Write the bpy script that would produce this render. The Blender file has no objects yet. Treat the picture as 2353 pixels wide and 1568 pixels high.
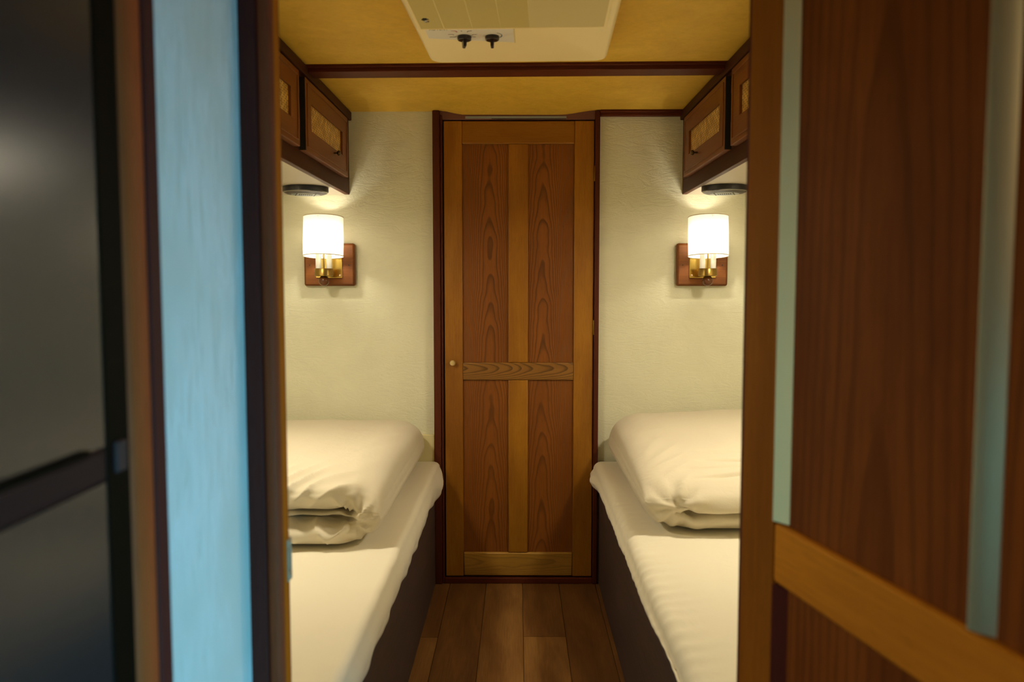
import bpy, bmesh, math, random
from mathutils import Vector, Matrix, noise
random.seed(7)
PI = math.pi
S = bpy.context.scene
COL = S.collection

# ------------------------------------------------------------------ nodes
class NT:
    def __init__(s, name):
        s.m = bpy.data.materials.new(name); s.m.use_nodes = True
        s.t = s.m.node_tree; s.t.nodes.clear()
        s.out = s.t.nodes.new('ShaderNodeOutputMaterial')
    def n(s, typ, **kw):
        nd = s.t.nodes.new(typ)
        for k, v in kw.items(): setattr(nd, k, v)
        return nd
    def l(s, a, b): s.t.links.new(a, b)
    def put(s, sock, v):
        if hasattr(v, 'is_output') or hasattr(v, 'links'): s.l(v, sock)
        else: sock.default_value = v
    def math(s, op, a, b=0.0, c=None):
        nd = s.n('ShaderNodeMath', operation=op)
        s.put(nd.inputs[0], a); s.put(nd.inputs[1], b)
        if c is not None: s.put(nd.inputs[2], c)
        return nd.outputs[0]
    def comb(s, x, y, z):
        nd = s.n('ShaderNodeCombineXYZ')
        for i, v in enumerate((x, y, z)): s.put(nd.inputs[i], v)
        return nd.outputs[0]
    def noise(s, vec, scale, detail=3, rough=.5, dist=0.0):
        nd = s.n('ShaderNodeTexNoise'); s.l(vec, nd.inputs['Vector'])
        nd.inputs['Scale'].default_value = scale; nd.inputs['Detail'].default_value = detail
        nd.inputs['Roughness'].default_value = rough; nd.inputs['Distortion'].default_value = dist
        return nd.outputs['Fac']
    def ramp(s, fac, stops):
        nd = s.n('ShaderNodeValToRGB'); e = nd.color_ramp.elements
        while len(e) < len(stops): e.new(.5)
        for i, (p, c) in enumerate(stops):
            e[i].position = p; e[i].color = (*c, 1) if not isinstance(c, (int, float)) else (c, c, c, 1)
        s.l(fac, nd.inputs[0]); return nd.outputs[0]
    def mix(s, fac, a, b, mode='MIX'):
        nd = s.n('ShaderNodeMix', data_type='RGBA', blend_type=mode)
        s.put(nd.inputs[0], fac)
        for i, v in ((6, a), (7, b)):
            if isinstance(v, tuple): nd.inputs[i].default_value = (*v[:3], 1)
            else: s.l(v, nd.inputs[i])
        return nd.outputs[2]
    def bump(s, h, strength, dist=.002, normal=None):
        nd = s.n('ShaderNodeBump'); nd.inputs['Strength'].default_value = strength
        nd.inputs['Distance'].default_value = dist; s.l(h, nd.inputs['Height'])
        if normal is not None: s.l(normal, nd.inputs['Normal'])
        return nd.outputs[0]
    def bsdf(s, color, rough=.5, metal=0, spec=.5, normal=None, coat=0, coat_rough=.1):
        nd = s.n('ShaderNodeBsdfPrincipled')
        if isinstance(color, tuple): nd.inputs['Base Color'].default_value = (*color[:3], 1)
        else: s.l(color, nd.inputs['Base Color'])
        s.put(nd.inputs['Roughness'], rough); nd.inputs['Metallic'].default_value = metal
        nd.inputs['Specular IOR Level'].default_value = spec
        nd.inputs['Coat Weight'].default_value = coat; nd.inputs['Coat Roughness'].default_value = coat_rough
        if normal is not None: s.l(normal, nd.inputs['Normal'])
        s.l(nd.outputs[0], s.out.inputs[0]); return nd
    def coords(s, which='Object'):
        return s.n('ShaderNodeTexCoord').outputs[which]
    def xyz(s, vec):
        nd = s.n('ShaderNodeSeparateXYZ'); s.l(vec, nd.inputs[0]); return nd.outputs

def plain(name, color, rough=.5, metal=0, spec=.5, coat=0):
    t = NT(name); t.bsdf(color, rough, metal, spec, coat=coat); return t.m

def wood(name, light, dark, axis='z', rough=.42, rings=None, tone=.35, streak=.35, pore=.25, coat=0.0, spec=.4, line=.5):
    """grain along `axis`; rings=(a0, d, k, freq): cathedral figure cut through the trunk's growth rings"""
    t = NT(name); o = t.xyz(t.coords())
    r = t.n('ShaderNodeObjectInfo').outputs['Random']
    ix = {'x': (2, 1, 0), 'y': (2, 0, 1), 'z': (0, 1, 2), 'zy': (1, 0, 2)}[axis]
    A, B, L = o[ix[0]], o[ix[1]], o[ix[2]]
    off = t.math('MULTIPLY', r, 17.3)
    A2 = t.math('ADD', A, off)
    broad = t.noise(t.comb(t.math('MULTIPLY', A2, 9), t.math('MULTIPLY', B, 9), t.math('MULTIPLY', L, 2.2)), 1, 3)
    fib = t.noise(t.comb(t.math('MULTIPLY', A2, 260), t.math('MULTIPLY', B, 260), t.math('MULTIPLY', L, 7)), 1, 4, .6)
    por = t.noise(t.comb(t.math('MULTIPLY', A2, 700), t.math('MULTIPLY', B, 700), t.math('MULTIPLY', L, 26)), 1, 2, .6)
    f = t.math('ADD', t.math('MULTIPLY', t.math('SUBTRACT', broad, .5), 2.2 * tone),
               t.math('MULTIPLY', t.math('SUBTRACT', fib, .5), 2.0 * streak))
    f = t.math('ADD', f, .5)
    col = t.ramp(f, [(0.0, dark), (1.0, light)])
    h = fib
    if rings:
        a0, d, k, fr = rings
        wob = t.math('MULTIPLY', t.math('SUBTRACT', t.noise(t.comb(t.math('MULTIPLY', A2, 5), t.math('MULTIPLY', B, 5), t.math('MULTIPLY', L, 4.5)), 1, 2), .5), .014)
        wob2 = t.math('MULTIPLY', t.math('SUBTRACT', t.noise(t.comb(t.math('MULTIPLY', A2, 40), 0, t.math('MULTIPLY', L, 9)), 1, 2), .5), .004)
        ax = t.math('ADD', t.math('SUBTRACT', A, a0), wob2)
        dz = t.math('ADD', t.math('MULTIPLY_ADD', L, k, d), wob)
        rr = t.math('SQRT', t.math('ADD', t.math('MULTIPLY', ax, ax), t.math('MULTIPLY', dz, dz)))
        fr_ = t.math('FRACT', t.math('MULTIPLY', rr, fr))
        ln = t.ramp(fr_, [(0, 0.0), (.55, .12), (.86, 1.0), (.93, .8), (1, 0.0)])
        lf = t.math('MULTIPLY', ln, line)
        lf = t.math('MULTIPLY', lf, t.math('ADD', t.math('MULTIPLY', fib, .9), .45))
        col = t.mix(lf, col, tuple(c * .33 for c in dark))
    pf = t.ramp(por, [(.0, 1.0), (.36, 1.0), (.44, 0.0)])
    col = t.mix(t.math('MULTIPLY', pf, pore), col, tuple(c * .4 for c in dark))
    t.bsdf(col, rough, normal=t.bump(h, .12, .0008), coat=coat, spec=spec, coat_rough=.25)
    return t.m

# ------------------------------------------------------------------ mesh helpers
def box(bm, x0, x1, y0, y1, z0, z1):
    if x0 > x1: x0, x1 = x1, x0
    if y0 > y1: y0, y1 = y1, y0
    if z0 > z1: z0, z1 = z1, z0
    v = [bm.verts.new(p) for p in ((x0,y0,z0),(x1,y0,z0),(x1,y1,z0),(x0,y1,z0),(x0,y0,z1),(x1,y0,z1),(x1,y1,z1),(x0,y1,z1))]
    for f in ((0,3,2,1),(4,5,6,7),(0,1,5,4),(1,2,6,5),(2,3,7,6),(3,0,4,7)): bm.faces.new([v[i] for i in f])
    return bm
def BM(*boxes):
    bm = bmesh.new()
    for b in boxes: box(bm, *b)
    return bm
def lathe(bm, prof, c=(0,0,0), axis='z', n=40, close=True):
    """profile [(r, h)] turned about an axis through c"""
    rings = []
    for r, h in prof:
        if r < 1e-6: pts = [(0.0, 0.0)]
        else: pts = [(r*math.cos(2*PI*i/n), r*math.sin(2*PI*i/n)) for i in range(n)]
        ring = []
        for a, b in pts:
            p = {'z': (a, b, h), 'y': (a, h, b), 'x': (h, a, b)}[axis]
            ring.append(bm.verts.new((c[0]+p[0], c[1]+p[1], c[2]+p[2])))
        rings.append(ring)
    for a, b in zip(rings, rings[1:]):
        if len(a) == 1 and len(b) == 1: continue
        if len(a) == 1:
            for i in range(n): bm.faces.new((a[0], b[i], b[(i+1) % n]))
        elif len(b) == 1:
            for i in range(n): bm.faces.new((a[i], b[0], a[(i+1) % n]))
        else:
            for i in range(n): bm.faces.new((a[i], b[i], b[(i+1) % n], a[(i+1) % n]))
    if close:
        for ring in (rings[0], rings[-1]):
            if len(ring) > 1: bm.faces.new(ring)
    bmesh.ops.recalc_face_normals(bm, faces=bm.faces)
    return bm
def prism(bm, poly, axis, a, b):
    """2-D polygon pushed along an axis from a to b"""
    def P(u, v, w): return {'x': (w, u, v), 'y': (u, w, v), 'z': (u, v, w)}[axis]
    A = [bm.verts.new(P(u, v, a)) for u, v in poly]; B = [bm.verts.new(P(u, v, b)) for u, v in poly]
    n = len(poly)
    bm.faces.new(A); bm.faces.new(B)
    for i in range(n): bm.faces.new((A[i], A[(i+1) % n], B[(i+1) % n], B[i]))
    bmesh.ops.recalc_face_normals(bm, faces=bm.faces)
    return bm
ORG = {}
def part(name, bm, mat, parent=None, bevel=0, smooth=False, segs=2, sub=0, recenter=True):
    """one mesh object; bm is in the frame of the thing it belongs to"""
    me = bpy.data.meshes.new(name)
    if recenter:
        lo = Vector([min(v.co[i] for v in bm.verts) for i in range(3)]); hi = Vector([max(v.co[i] for v in bm.verts) for i in range(3)])
        c = (lo + hi) / 2
        if parent is None: c.z = lo.z
    else: c = Vector((0,0,0))
    for v in bm.verts: v.co -= c
    bm.to_mesh(me); bm.free(); me.materials.append(mat)
    o = bpy.data.objects.new(name, me); COL.objects.link(o)
    ORG[o.name] = c.copy()
    if parent is not None:
        o.parent = parent
        o.location = c - (ORG[parent.name] if parent.type == 'MESH' else Vector((0,0,0)))
    else: o.location = c
    if bevel:
        b = o.modifiers.new('Bevel', 'BEVEL'); b.width = bevel; b.segments = segs; b.limit_method = 'ANGLE'; b.angle_limit = math.radians(40)
    if sub:
        b = o.modifiers.new('Subdivision', 'SUBSURF'); b.levels = b.render_levels = sub
    if smooth or bevel:
        for p in me.polygons: p.use_smooth = True
        if not smooth or smooth == 'auto':
            try: me.set_sharp_from_angle(angle=math.radians(35))
            except Exception: pass
    return o
def tag(o, label=None, cat=None, group=None, kind=None):
    if label: o['label'] = label
    if cat: o['category'] = cat
    if group: o['group'] = group
    if kind: o['kind'] = kind
    return o
def empty(name, loc, rz=0.0, **kw):
    o = bpy.data.objects.new(name, None); COL.objects.link(o); o.location = loc; o.rotation_euler = (0, 0, rz)
    o.empty_display_size = .05; tag(o, **kw); return o
def copy_tree(o, parent=None, mirror=False):
    c = o.copy(); COL.objects.link(c); c.parent = parent
    if o.name in ORG: ORG[c.name] = ORG[o.name]
    for ch in [x for x in list(COL.objects) if x.parent == o]: copy_tree(ch, c)
    return c

# ------------------------------------------------------------------ materials
HONEY, HONEY_D = (.38, .158, .009), (.24, .085, .005)
PAN, PAN_D = (.30, .098, .010), (.175, .050, .005)
m_stile = wood('oak_upright', HONEY, HONEY_D, 'z', tone=1.3, streak=.45)
m_rail = wood('oak_crosswise', HONEY, HONEY_D, 'x', tone=.6, streak=.55, rings=(.06, .05, .02, 330), line=.4)
m_rail2 = wood('oak_crosswise_figured', (.34,.16,.028), (.21,.085,.013), 'x', tone=.5, streak=.5, rings=(.012, .06, .07, 260), line=.9)
m_rail3 = wood('pale_oak_crosswise', (.52, .27, .040), (.34, .17, .024), 'x', tone=.9, streak=.5, rings=(.01, .08, .02, 300), line=.4)
m_pan_l = wood('veneer_left', PAN, PAN_D, 'z', tone=.45, streak=.4, rings=(.018, .10, .026, 270), line=.75)
m_pan_r = wood('veneer_right', PAN, PAN_D, 'z', tone=.45, streak=.4, rings=(-.032, .10, .026, 270), line=.75)
m_pan_ll = wood('veneer_lower_left', PAN, PAN_D, 'z', tone=.45, streak=.4, rings=(.02, .10, .028, 250), line=.6)
m_pan_lr = wood('veneer_lower_right', PAN, PAN_D, 'z', tone=.45, streak=.4, rings=(-.034, .10, .028, 250), line=.6)
m_red_z = wood('red_stained_upright', (.120, .028, .010), (.060, .013, .006), 'z', tone=.5, streak=.5, rough=.5, spec=.14)
m_red_x = wood('red_stained_crosswise', (.135, .028, .009), (.065, .013, .005), 'x', tone=.5, streak=.5, rough=.5, spec=.15)
m_cab_y = wood('cabinet_wood_lengthwise', (.235, .072, .010), (.135, .036, .006), 'y', tone=.5, streak=.45, rough=.45)
m_cab_shade = wood('cabinet_wood_shaded', (.085, .024, .009), (.045, .012, .005), 'y', tone=.4, streak=.4, rough=.55, spec=.15)  # cabinet wood darkened to paint shade on face frame and top moulding
m_cab_z = wood('cabinet_wood_upright', (.25, .078, .011), (.145, .039, .006), 'z', tone=.5, streak=.45, rough=.45)
m_fg_z = wood('near_door_upright', (.36, .125, .010), (.22, .066, .005), 'zy', tone=.8, streak=.45, rough=.6, spec=.04)
m_fg_x = wood('near_door_rail', (.72, .27, .018), (.48, .160, .010), 'y', tone=.7, streak=.5, rough=.6, spec=.05)
m_fg_pan = wood('near_door_panel', (.29, .082, .012), (.15, .036, .005), 'zy', tone=1.1, streak=.5, rings=(-.02, .10, .03, 75), line=.4, rough=.6, spec=.05)
m_base = wood('dark_brown_board', (.085, .052, .042), (.040, .024, .020), 'y', tone=.4, streak=.9, rough=.6)
m_frame_wood = wood('jamb_dark_wood', (.115, .024, .016), (.065, .014, .010), 'z', tone=.4, streak=.4, rough=.6, spec=.06)
m_jamb_honey = wood('jamb_honey_wood', (.52, .125, .006), (.36, .085, .004), 'z', tone=.4, streak=.4, rough=.6, spec=.03)
m_jamb_bead = wood('jamb_bead_wood', (.32, .058, .020), (.20, .038, .013), 'z', tone=.4, streak=.4, rough=.5, spec=.04)
m_trim_brown = wood('brown_casing', (.46, .085, .020), (.30, .052, .012), 'z', tone=.5, streak=.35, rough=.5, spec=.05)
m_lampwood = wood('lamp_plate_wood', (.18, .058, .008), (.10, .028, .005), 'x', tone=.6, streak=.7, rough=.45, spec=.25)
m_ball = plain('varnished_ball_wood', (.12, .038, .010), .25)
m_black = plain('black_gap_and_shade', (.006, .006, .006), .7)
m_blackpl = plain('black_plastic', (.012, .010, .010), .35)
m_brownpl = plain('dark_brown_plastic', (.022, .012, .009), .3)
m_brass = plain('polished_brass', (.86, .62, .16), .16, 1)
m_dbrass = plain('aged_brass', (.36, .23, .06), .3, 1)
m_steel = plain('worn_steel', (.42, .27, .15), .5, .1)
m_chrome = plain('chrome', (.75, .75, .75), .12, 1)
m_bead = plain('satin_brass_strip', (.92, .78, .42), .36, .85)
m_candle = plain('white_candle_sleeve', (.88, .85, .78), .5)
m_knobb = plain('pale_brass_knob', (.80, .60, .28), .3, .7)
m_knobd = plain('dark_bronze_knob', (.10, .06, .02), .3, .8)

# textured cream wall
t = NT('brushed_cream_paint'); c = t.coords('Object')
x, y, z = t.xyz(c)
n1 = t.noise(c, 5, 4, .6, 1.5)
cre = t.noise(t.comb(t.math('MULTIPLY', x, 9), t.math('MULTIPLY', y, 9), t.math('MULTIPLY', z, 30)), 1, 6, .62, 2.2)
rid = t.math('SUBTRACT', 1.0, t.math('MULTIPLY', t.math('ABSOLUTE', t.math('SUBTRACT', cre, .5)), 7.0))
rid = t.math('MAXIMUM', rid, 0.0)
fine = t.noise(c, 260, 3, .6)
hh = t.math('ADD', t.math('MULTIPLY', rid, .55), t.math('ADD', t.math('MULTIPLY', fine, .35), t.math('MULTIPLY', n1, .6)))
col = t.ramp(n1, [(.25, (.735, .72, .54)), (.75, (.785, .77, .585))])
t.bsdf(col, .52, normal=t.bump(hh, .6, .0019), spec=.3)
m_wall = t.m
# the same paint laid on in vertical strokes in the corridor
t = NT('cream_paint_upright_strokes'); c = t.coords('Object'); x, y, z = t.xyz(c)
st = t.noise(t.comb(t.math('MULTIPLY', x, 60), t.math('MULTIPLY', y, 75), t.math('MULTIPLY', z, 9)), 1, 4, .6, .8)
st2 = t.math('MAXIMUM', t.math('SUBTRACT', 1.0, t.math('MULTIPLY', t.math('ABSOLUTE', t.math('SUBTRACT', st, .5)), 6.0)), 0.0)
msk = t.noise(c, 5, 2)
msk = t.ramp(msk, [(.42, 0.0), (.6, 1.0)])
fine = t.noise(c, 220, 3, .6)
hh = t.math('ADD', t.math('MULTIPLY', t.math('MULTIPLY', st2, msk), .8), t.math('MULTIPLY', fine, .25))
wc = t.mix(t.math('MULTIPLY', t.math('MULTIPLY', st2, msk), .55), (.63, .63, .55), (.86, .86, .82))  # glints along the strokes painted in as paler colour
t.bsdf(wc, .5, normal=t.bump(hh, .45, .0024), spec=.16)
m_wall_c = t.m
# ceiling vinyl
t = NT('tan_suede_vinyl'); c = t.coords('Object')
n1 = t.noise(c, 9, 6, .7, .6); n2 = t.noise(c, 60, 4, .65)
f = t.math('ADD', t.math('MULTIPLY', n1, .65), t.math('MULTIPLY', n2, .35))
col = t.ramp(f, [(.32, (.63, .375, .034)), (.68, (.80, .51, .068))])
t.bsdf(col, .62, normal=t.bump(n2, .15, .001), spec=.3)
m_ceil = t.m
# floor planks: each plank carries its own tone
t = NT('plank_floor'); at = t.n('ShaderNodeAttribute'); at.attribute_name = 'plank'; pv = t.xyz(at.outputs['Vector'])
c = t.coords('Object'); x, y, z = t.xyz(c)
xo = t.math('ADD', x, t.math('MULTIPLY', pv[1], 9.0))
br = t.noise(t.comb(t.math('MULTIPLY', xo, 14), t.math('MULTIPLY', y, 2.5), 0), 1, 4, .6, .4)
fb = t.noise(t.comb(t.math('MULTIPLY', xo, 240), t.math('MULTIPLY', y, 9), 0), 1, 4, .6)
f = t.math('ADD', t.math('ADD', t.math('MULTIPLY', t.math('SUBTRACT', br, .5), 1.1), t.math('MULTIPLY', t.math('SUBTRACT', fb, .5), .7)), pv[0])
col = t.ramp(f, [(0, (.075, .030, .010)), (.5, (.175, .076, .020)), (1, (.33, .165, .045))])
t.bsdf(col, .38, normal=t.bump(fb, .1, .0006), spec=.45)
m_floor = t.m
# linen
def linen(name, colr, s=1.0):
    t = NT(name); c = t.coords('Object')
    a = t.noise(c, 420, 2, .6); b = t.noise(c, 16, 4, .6, .6)
    h = t.math('ADD', t.math('MULTIPLY', a, .25), t.math('MULTIPLY', b, 1.4 * s))
    nd = t.bsdf(colr, .85, normal=t.bump(h, .35, .004), spec=.15)
    nd.inputs['Sheen Weight'].default_value = .15
    return t.m
m_sheet = linen('cream_cotton_sheet', (.81, .75, .60), .7)
m_duvet = linen('cream_cotton_duvet', (.69, .62, .475), 1.2)
m_mattress = plain('mattress_ticking', (.6, .55, .45), .9)
# cane
t = NT('woven_cane'); c = t.coords('Object'); x, y, z = t.xyz(c)
b = t.n('ShaderNodeTexBrick'); t.l(t.comb(z, y, 0), b.inputs['Vector'])
b.inputs['Scale'].default_value = 1; b.inputs['Brick Width'].default_value = .015; b.inputs['Row Height'].default_value = .011
b.inputs['Mortar Size'].default_value = .0013; b.offset = .5; b.inputs['Mortar Smooth'].default_value = .6
b.inputs['Color1'].default_value = (.98, .66, .18, 1); b.inputs['Color2'].default_value = (.56, .31, .055, 1); b.inputs['Mortar'].default_value = (.07, .03, .008, 1)
vn = t.noise(t.comb(t.math('MULTIPLY', y, 130), 0, t.math('MULTIPLY', z, 14)), 1, 3, .6)
col = t.mix(t.ramp(vn, [(.45, 0.0), (.75, .7)]), b.outputs['Color'], (.24, .12, .03))
t.bsdf(col, .5, normal=t.bump(b.outputs['Fac'], -.6, .002))
m_cane = t.m
# cabinet underside: pale wallpaper-like lining
m_under = plain('pale_cabinet_lining', (.48, .42, .33), .5)
# air conditioner plastics
m_ac = plain('aged_cream_plastic', (.98, .81, .45), .45)
m_acg = plain('yellowed_filter_plastic', (.78, .66, .30), .5)
m_acg2 = plain('cream_grille_plastic', (.84, .73, .41), .5)
m_aclab = plain('silver_grey_label', (.82, .76, .68), .4)
m_ink = plain('black_ink', (.03, .025, .02), .6)
m_inkr = plain('red_ink', (.45, .06, .03), .6)
m_inkb = plain('blue_ink', (.09, .17, .22), .6)
m_slot = plain('grey_slot_strip', (.30, .35, .36), .5)
m_board = plain('pale_yellow_board', (.70, .62, .33), .6)
m_hdr = plain('mauve_brown_header', (.17, .066, .055), .5)
m_rimd = plain('dark_chrome_rim', (.22, .21, .20), .18, .9)
m_discg = plain('grey_lens', (.16, .185, .19), .35, 0, .4)
m_discb = plain('brown_black_ring', (.045, .032, .028), .5, 0, .25)
m_lacq = plain('dark_grey_gloss_panel', (.018, .018, .019), .23, 0, .36)
m_frameblk = plain('black_door_frame', (.007, .004, .002), .6, 0, .03)
m_barpl = plain('dark_handle_plastic', (.036, .013, .011), .5, 0, .06)
m_white = plain('white_side_wall', (.78, .74, .60), .6, spec=.1)
# lampshade fabric: mostly reflects, lets a little light through
t = NT('white_lampshade_fabric')
d = t.n('ShaderNodeBsdfDiffuse'); d.inputs[0].default_value = (.62, .60, .56, 1)
tr = t.n('ShaderNodeBsdfTranslucent'); tr.inputs[0].default_value = (.95, .90, .80, 1)
mx = t.n('ShaderNodeMixShader'); mx.inputs[0].default_value = .30
t.l(d.outputs[0], mx.inputs[1]); t.l(tr.outputs[0], mx.inputs[2]); t.l(mx.outputs[0], t.out.inputs[0])
m_shade = t.m
WARM = (1.0, .885, .655)
BULBC = (1.0, .90, .70)
def emit(name, colr, s):
    t = NT(name); e = t.n('ShaderNodeEmission'); e.inputs[0].default_value = (*colr, 1); e.inputs[1].default_value = s
    t.l(e.outputs[0], t.out.inputs[0]); return t.m
BULB_S, PUCK_S, ROOM_S = 540, 300, 185
m_bulb = emit('warm_bulb_glass', BULBC, BULB_S)
m_puck = emit('warm_downlight_lens', WARM, PUCK_S)
m_room = emit('warm_ceiling_lens', WARM, ROOM_S)
# window glass
t = NT('window_glass')
g = t.n('ShaderNodeBsdfGlossy'); g.inputs['Roughness'].default_value = .02
tp = t.n('ShaderNodeBsdfTransparent'); mx = t.n('ShaderNodeMixShader'); mx.inputs[0].default_value = .06
t.l(tp.outputs[0], mx.inputs[1]); t.l(g.outputs[0], mx.inputs[2]); t.l(mx.outputs[0], t.out.inputs[0])
m_glass = t.m

# ------------------------------------------------------------------ setting
D, CZ = 3.07, 1.825          # rear wall, ceiling height
XL, XR = -1.08, 1.08
YB = -2.2                    # living area's far wall behind the viewpoint
def struct(name, bm, m, label, cat, **kw): return tag(part(name, bm, m, **kw), label, cat, kind='structure')

# floor: separate planks, one mesh
bm = bmesh.new(); lay = bm.loops.layers.float_color.new('plank')
PW = .1415; random.seed(3)
def plank(x0, x1, y0, y1, tone):
    g = .0009
    v = [bm.verts.new(p) for p in ((x0+g,y0+g,0),(x1-g,y0+g,0),(x1-g,y1-g,0),(x0+g,y1-g,0))]
    f = bm.faces.new(v)
    k = random.random()
    for lp in f.loops: lp[lay] = (tone, k, 0, 1)
    for a, b in ((v[0], v[1]), (v[1], v[2]), (v[2], v[3]), (v[3], v[0])):
        w1 = bm.verts.new(a.co - Vector((0,0,.002))); w2 = bm.verts.new(b.co - Vector((0,0,.002)))
        q = bm.faces.new((b, a, w1, w2))
        for lp in q.loops: lp[lay] = (0, k, 0, 1)
seam0 = .0185
special = {-3: [(2.568, .62), (4, .40)], -2: [(4, .36)], -1: [(4, .60)], 0: [(2.576, .66), (4, .42)], 1: [(4, .32)], 2: [(4, .42)]}
for i in range(-8, 8):
    x0 = seam0 + i*PW; x1 = x0 + PW
    x0, x1 = max(x0, XL), min(x1, XR)
    if x1 <= x0: continue
    y = YB; cuts = special.get(i, [(random.uniform(1.5, 2.8), random.uniform(.3, .6)), (4, random.uniform(.3, .6))])
    for ye, tone in [(random.uniform(-.9, .2), random.uniform(.3, .65))] + cuts:
        ye = min(ye, D); plank(x0, x1, y, ye, tone); y = ye
v = [bm.verts.new(p) for p in ((XL,YB,-.003),(XR,YB,-.003),(XR,D,-.003),(XL,D,-.003))]
f = bm.faces.new(v)
for lp in f.loops: lp[lay] = (-.5, 0, 0, 1)
v2 = [bm.verts.new(p) for p in ((XL,YB,-.03),(XR,YB,-.03),(XR,D,-.03),(XL,D,-.03))]
bm.faces.new(v2[::-1])
struct('floor', bm, m_floor, 'brown wooden plank floor running down the aisle', 'floor', recenter=False)

# ceiling with the soft sag above the rear door
bm = bmesh.new()
xs = [XL + (XR-XL)*i/72 for i in range(73)]
ys = [YB, 0, 1.05, 1.8, 2.35] + [2.5 + (D-2.5)*i/16 for i in range(17)]
sst = lambda a, b, v: (lambda q: q*q*(3-2*q))(min(1, max(0, (v-a)/(b-a))))
def czz(x, y):
    bell = sst(-.30, -.20, x) * (1 - sst(.16, .30, x))
    return CZ - .0165*bell*sst(2.86, D, y) - .001*noise.noise((x*4, y*4, 0))
g = [[bm.verts.new((x, y, czz(x, y))) for x in xs] for y in ys]
g2 = [[bm.verts.new((x, y, CZ+.03)) for x in (XL, XR)] for y in (YB, D)]
for j in range(len(ys)-1):
    for i in range(len(xs)-1): bm.faces.new((g[j][i], g[j+1][i], g[j+1][i+1], g[j][i+1]))
bm.faces.new((g2[0][0], g2[0][1], g2[1][1], g2[1][0]))
struct('ceiling', bm, m_ceil, 'tan suede-like ceiling lining', 'ceiling', smooth=True, recenter=False)

# rear wall around the rear door's opening
ox0, ox1, oz1 = -.286, .292, 1.80
struct('wall_rear', BM((XL, ox0-.012, D, D+.03, 0, CZ+.03), (ox1+.012, XR, D, D+.03, 0, CZ+.03), (ox0-.012, ox1+.012, D, D+.03, oz1+.02, CZ+.03), (ox0-.05, ox1+.05, D+.022, D+.04, -.02, CZ+.03)), m_wall,
       'cream brushed-paint rear wall behind both beds', 'wall', recenter=False)
struct('wall_left', BM((XL-.03, XL, 1.006, D+.03, -.03, CZ+.03)), m_white, 'cream left side wall', 'wall', recenter=False)
# right wall with a window in the living area
wy0, wy1, wz0, wz1 = -.90, -.10, .30, .86
struct('wall_right', BM((XR, XR+.03, YB, wy0, -.03, CZ+.03), (XR, XR+.03, wy1, D+.03, -.03, CZ+.03), (XR, XR+.03, wy0, wy1, -.03, wz0), (XR, XR+.03, wy0, wy1, wz1, CZ+.03)), m_white,
       'cream right side wall', 'wall', recenter=False)
struct('wall_cabin', BM((XL-.03, XL, YB, 1.006, -.03, CZ+.03)), m_cab_z, 'wood panelled side wall of the living area', 'wall', recenter=False)
struct('wall_front', BM((XL, XR, YB-.03, YB, -.03, CZ+.03)), m_cab_z, 'cream wall closing the living area', 'wall', recenter=False)
w = empty('window_1', (XR, (wy0+wy1)/2, wz0), kind='structure', label='living area side window letting in blue daylight', cat='window')
h = (wy1-wy0)/2
part('window_frame', BM((-.02, .02, -h-.04, -h, -.04, wz1-wz0+.04), (-.02, .02, h, h+.04, -.04, wz1-wz0+.04), (-.02, .02, -h, h, -.04, 0), (-.02, .02, -h, h, wz1-wz0, wz1-wz0+.04)), m_red_z, w, bevel=.003)
part('pane', BM((.008, .012, -h, h, 0, wz1-wz0)), m_glass, w)

# partition between corridor and bedroom, with doorway, and the corridor's painted side
PX0, PX1 = -.34, .345
struct('wall_partition', BM((XL, PX0, 1.006, 1.034, 0, CZ), (PX1, XR, 1.035, 1.065, 0, CZ), (PX0, PX1, 1.012, 1.04, 1.775, CZ)), m_wall,
       'cream partition wall beside the bedroom doorway', 'wall', recenter=False)
struct('wall_corridor', BM((-.40, PX0, .735, 1.006, 0, CZ)), m_wall_c, 'painted corridor wall strip lit blue, left of the doorway', 'wall', recenter=False)
# brown casing left of the painted strip: rounded bead and a flat back board
bm = BM((-.40, -.343, .690, .740, 0, CZ))
poly = [(-.345 + .010*math.sin(a), .711 - .021*math.cos(a)) for a in [PI*i/10 for i in range(11)]]
prism(bm, poly, 'z', 0, CZ)
tr1 = struct('trim_1', bm, m_trim_brown, 'brown rounded casing between dark cabinet and blue-lit wall', 'trim', bevel=.002)
part('edge_strip', BM((-.40, -.338, .7325, .757, 0, CZ)), m_frame_wood, tr1, bevel=.002)
# doorway jamb with bead and strike plate
bm = BM((-.3445, -.302, .998, 1.030, 0, CZ), (-.3445, -.319, .986, 1.0, 0, CZ))
j = struct('trim_2', bm, m_frame_wood, 'dark wooden doorway jamb with rounded bead at left', 'trim', bevel=.0015)
bm = bmesh.new(); poly = [(-.3105 + .0105*math.cos(a), .9965 + .0105*math.sin(a)) for a in [2*PI*i/20 for i in range(20)]]
prism(bm, poly, 'z', 0, CZ-.001); part('bead', bm, m_jamb_bead, j, smooth='auto')
part('lining', BM((-.3025, -.3000, .999, 1.0205, 0, CZ-.001)), m_jamb_honey, j, bevel=.0008)
bm = BM((-.3010, -.2980, 1.0115, 1.028, .776, .788), (-.3010, -.2980, 1.0115, 1.028, .820, .832), (-.3010, -.2980, 1.0115, 1.0165, .788, .820), (-.3010, -.2980, 1.024, 1.028, .788, .820))
sp = part('strike_plate', bm, m_steel, j, bevel=.0008); tag(sp, 'worn steel strike plate on the jamb')
for z in (.782, .826):
    bm = bmesh.new(); lathe(bm, [(0, .0), (.0032, 0), (.0024, .0018), (0, .002)], (-.2981, 1.0195, z), 'x', 12); part('screw', bm, m_steel, sp, smooth='auto')
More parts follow.
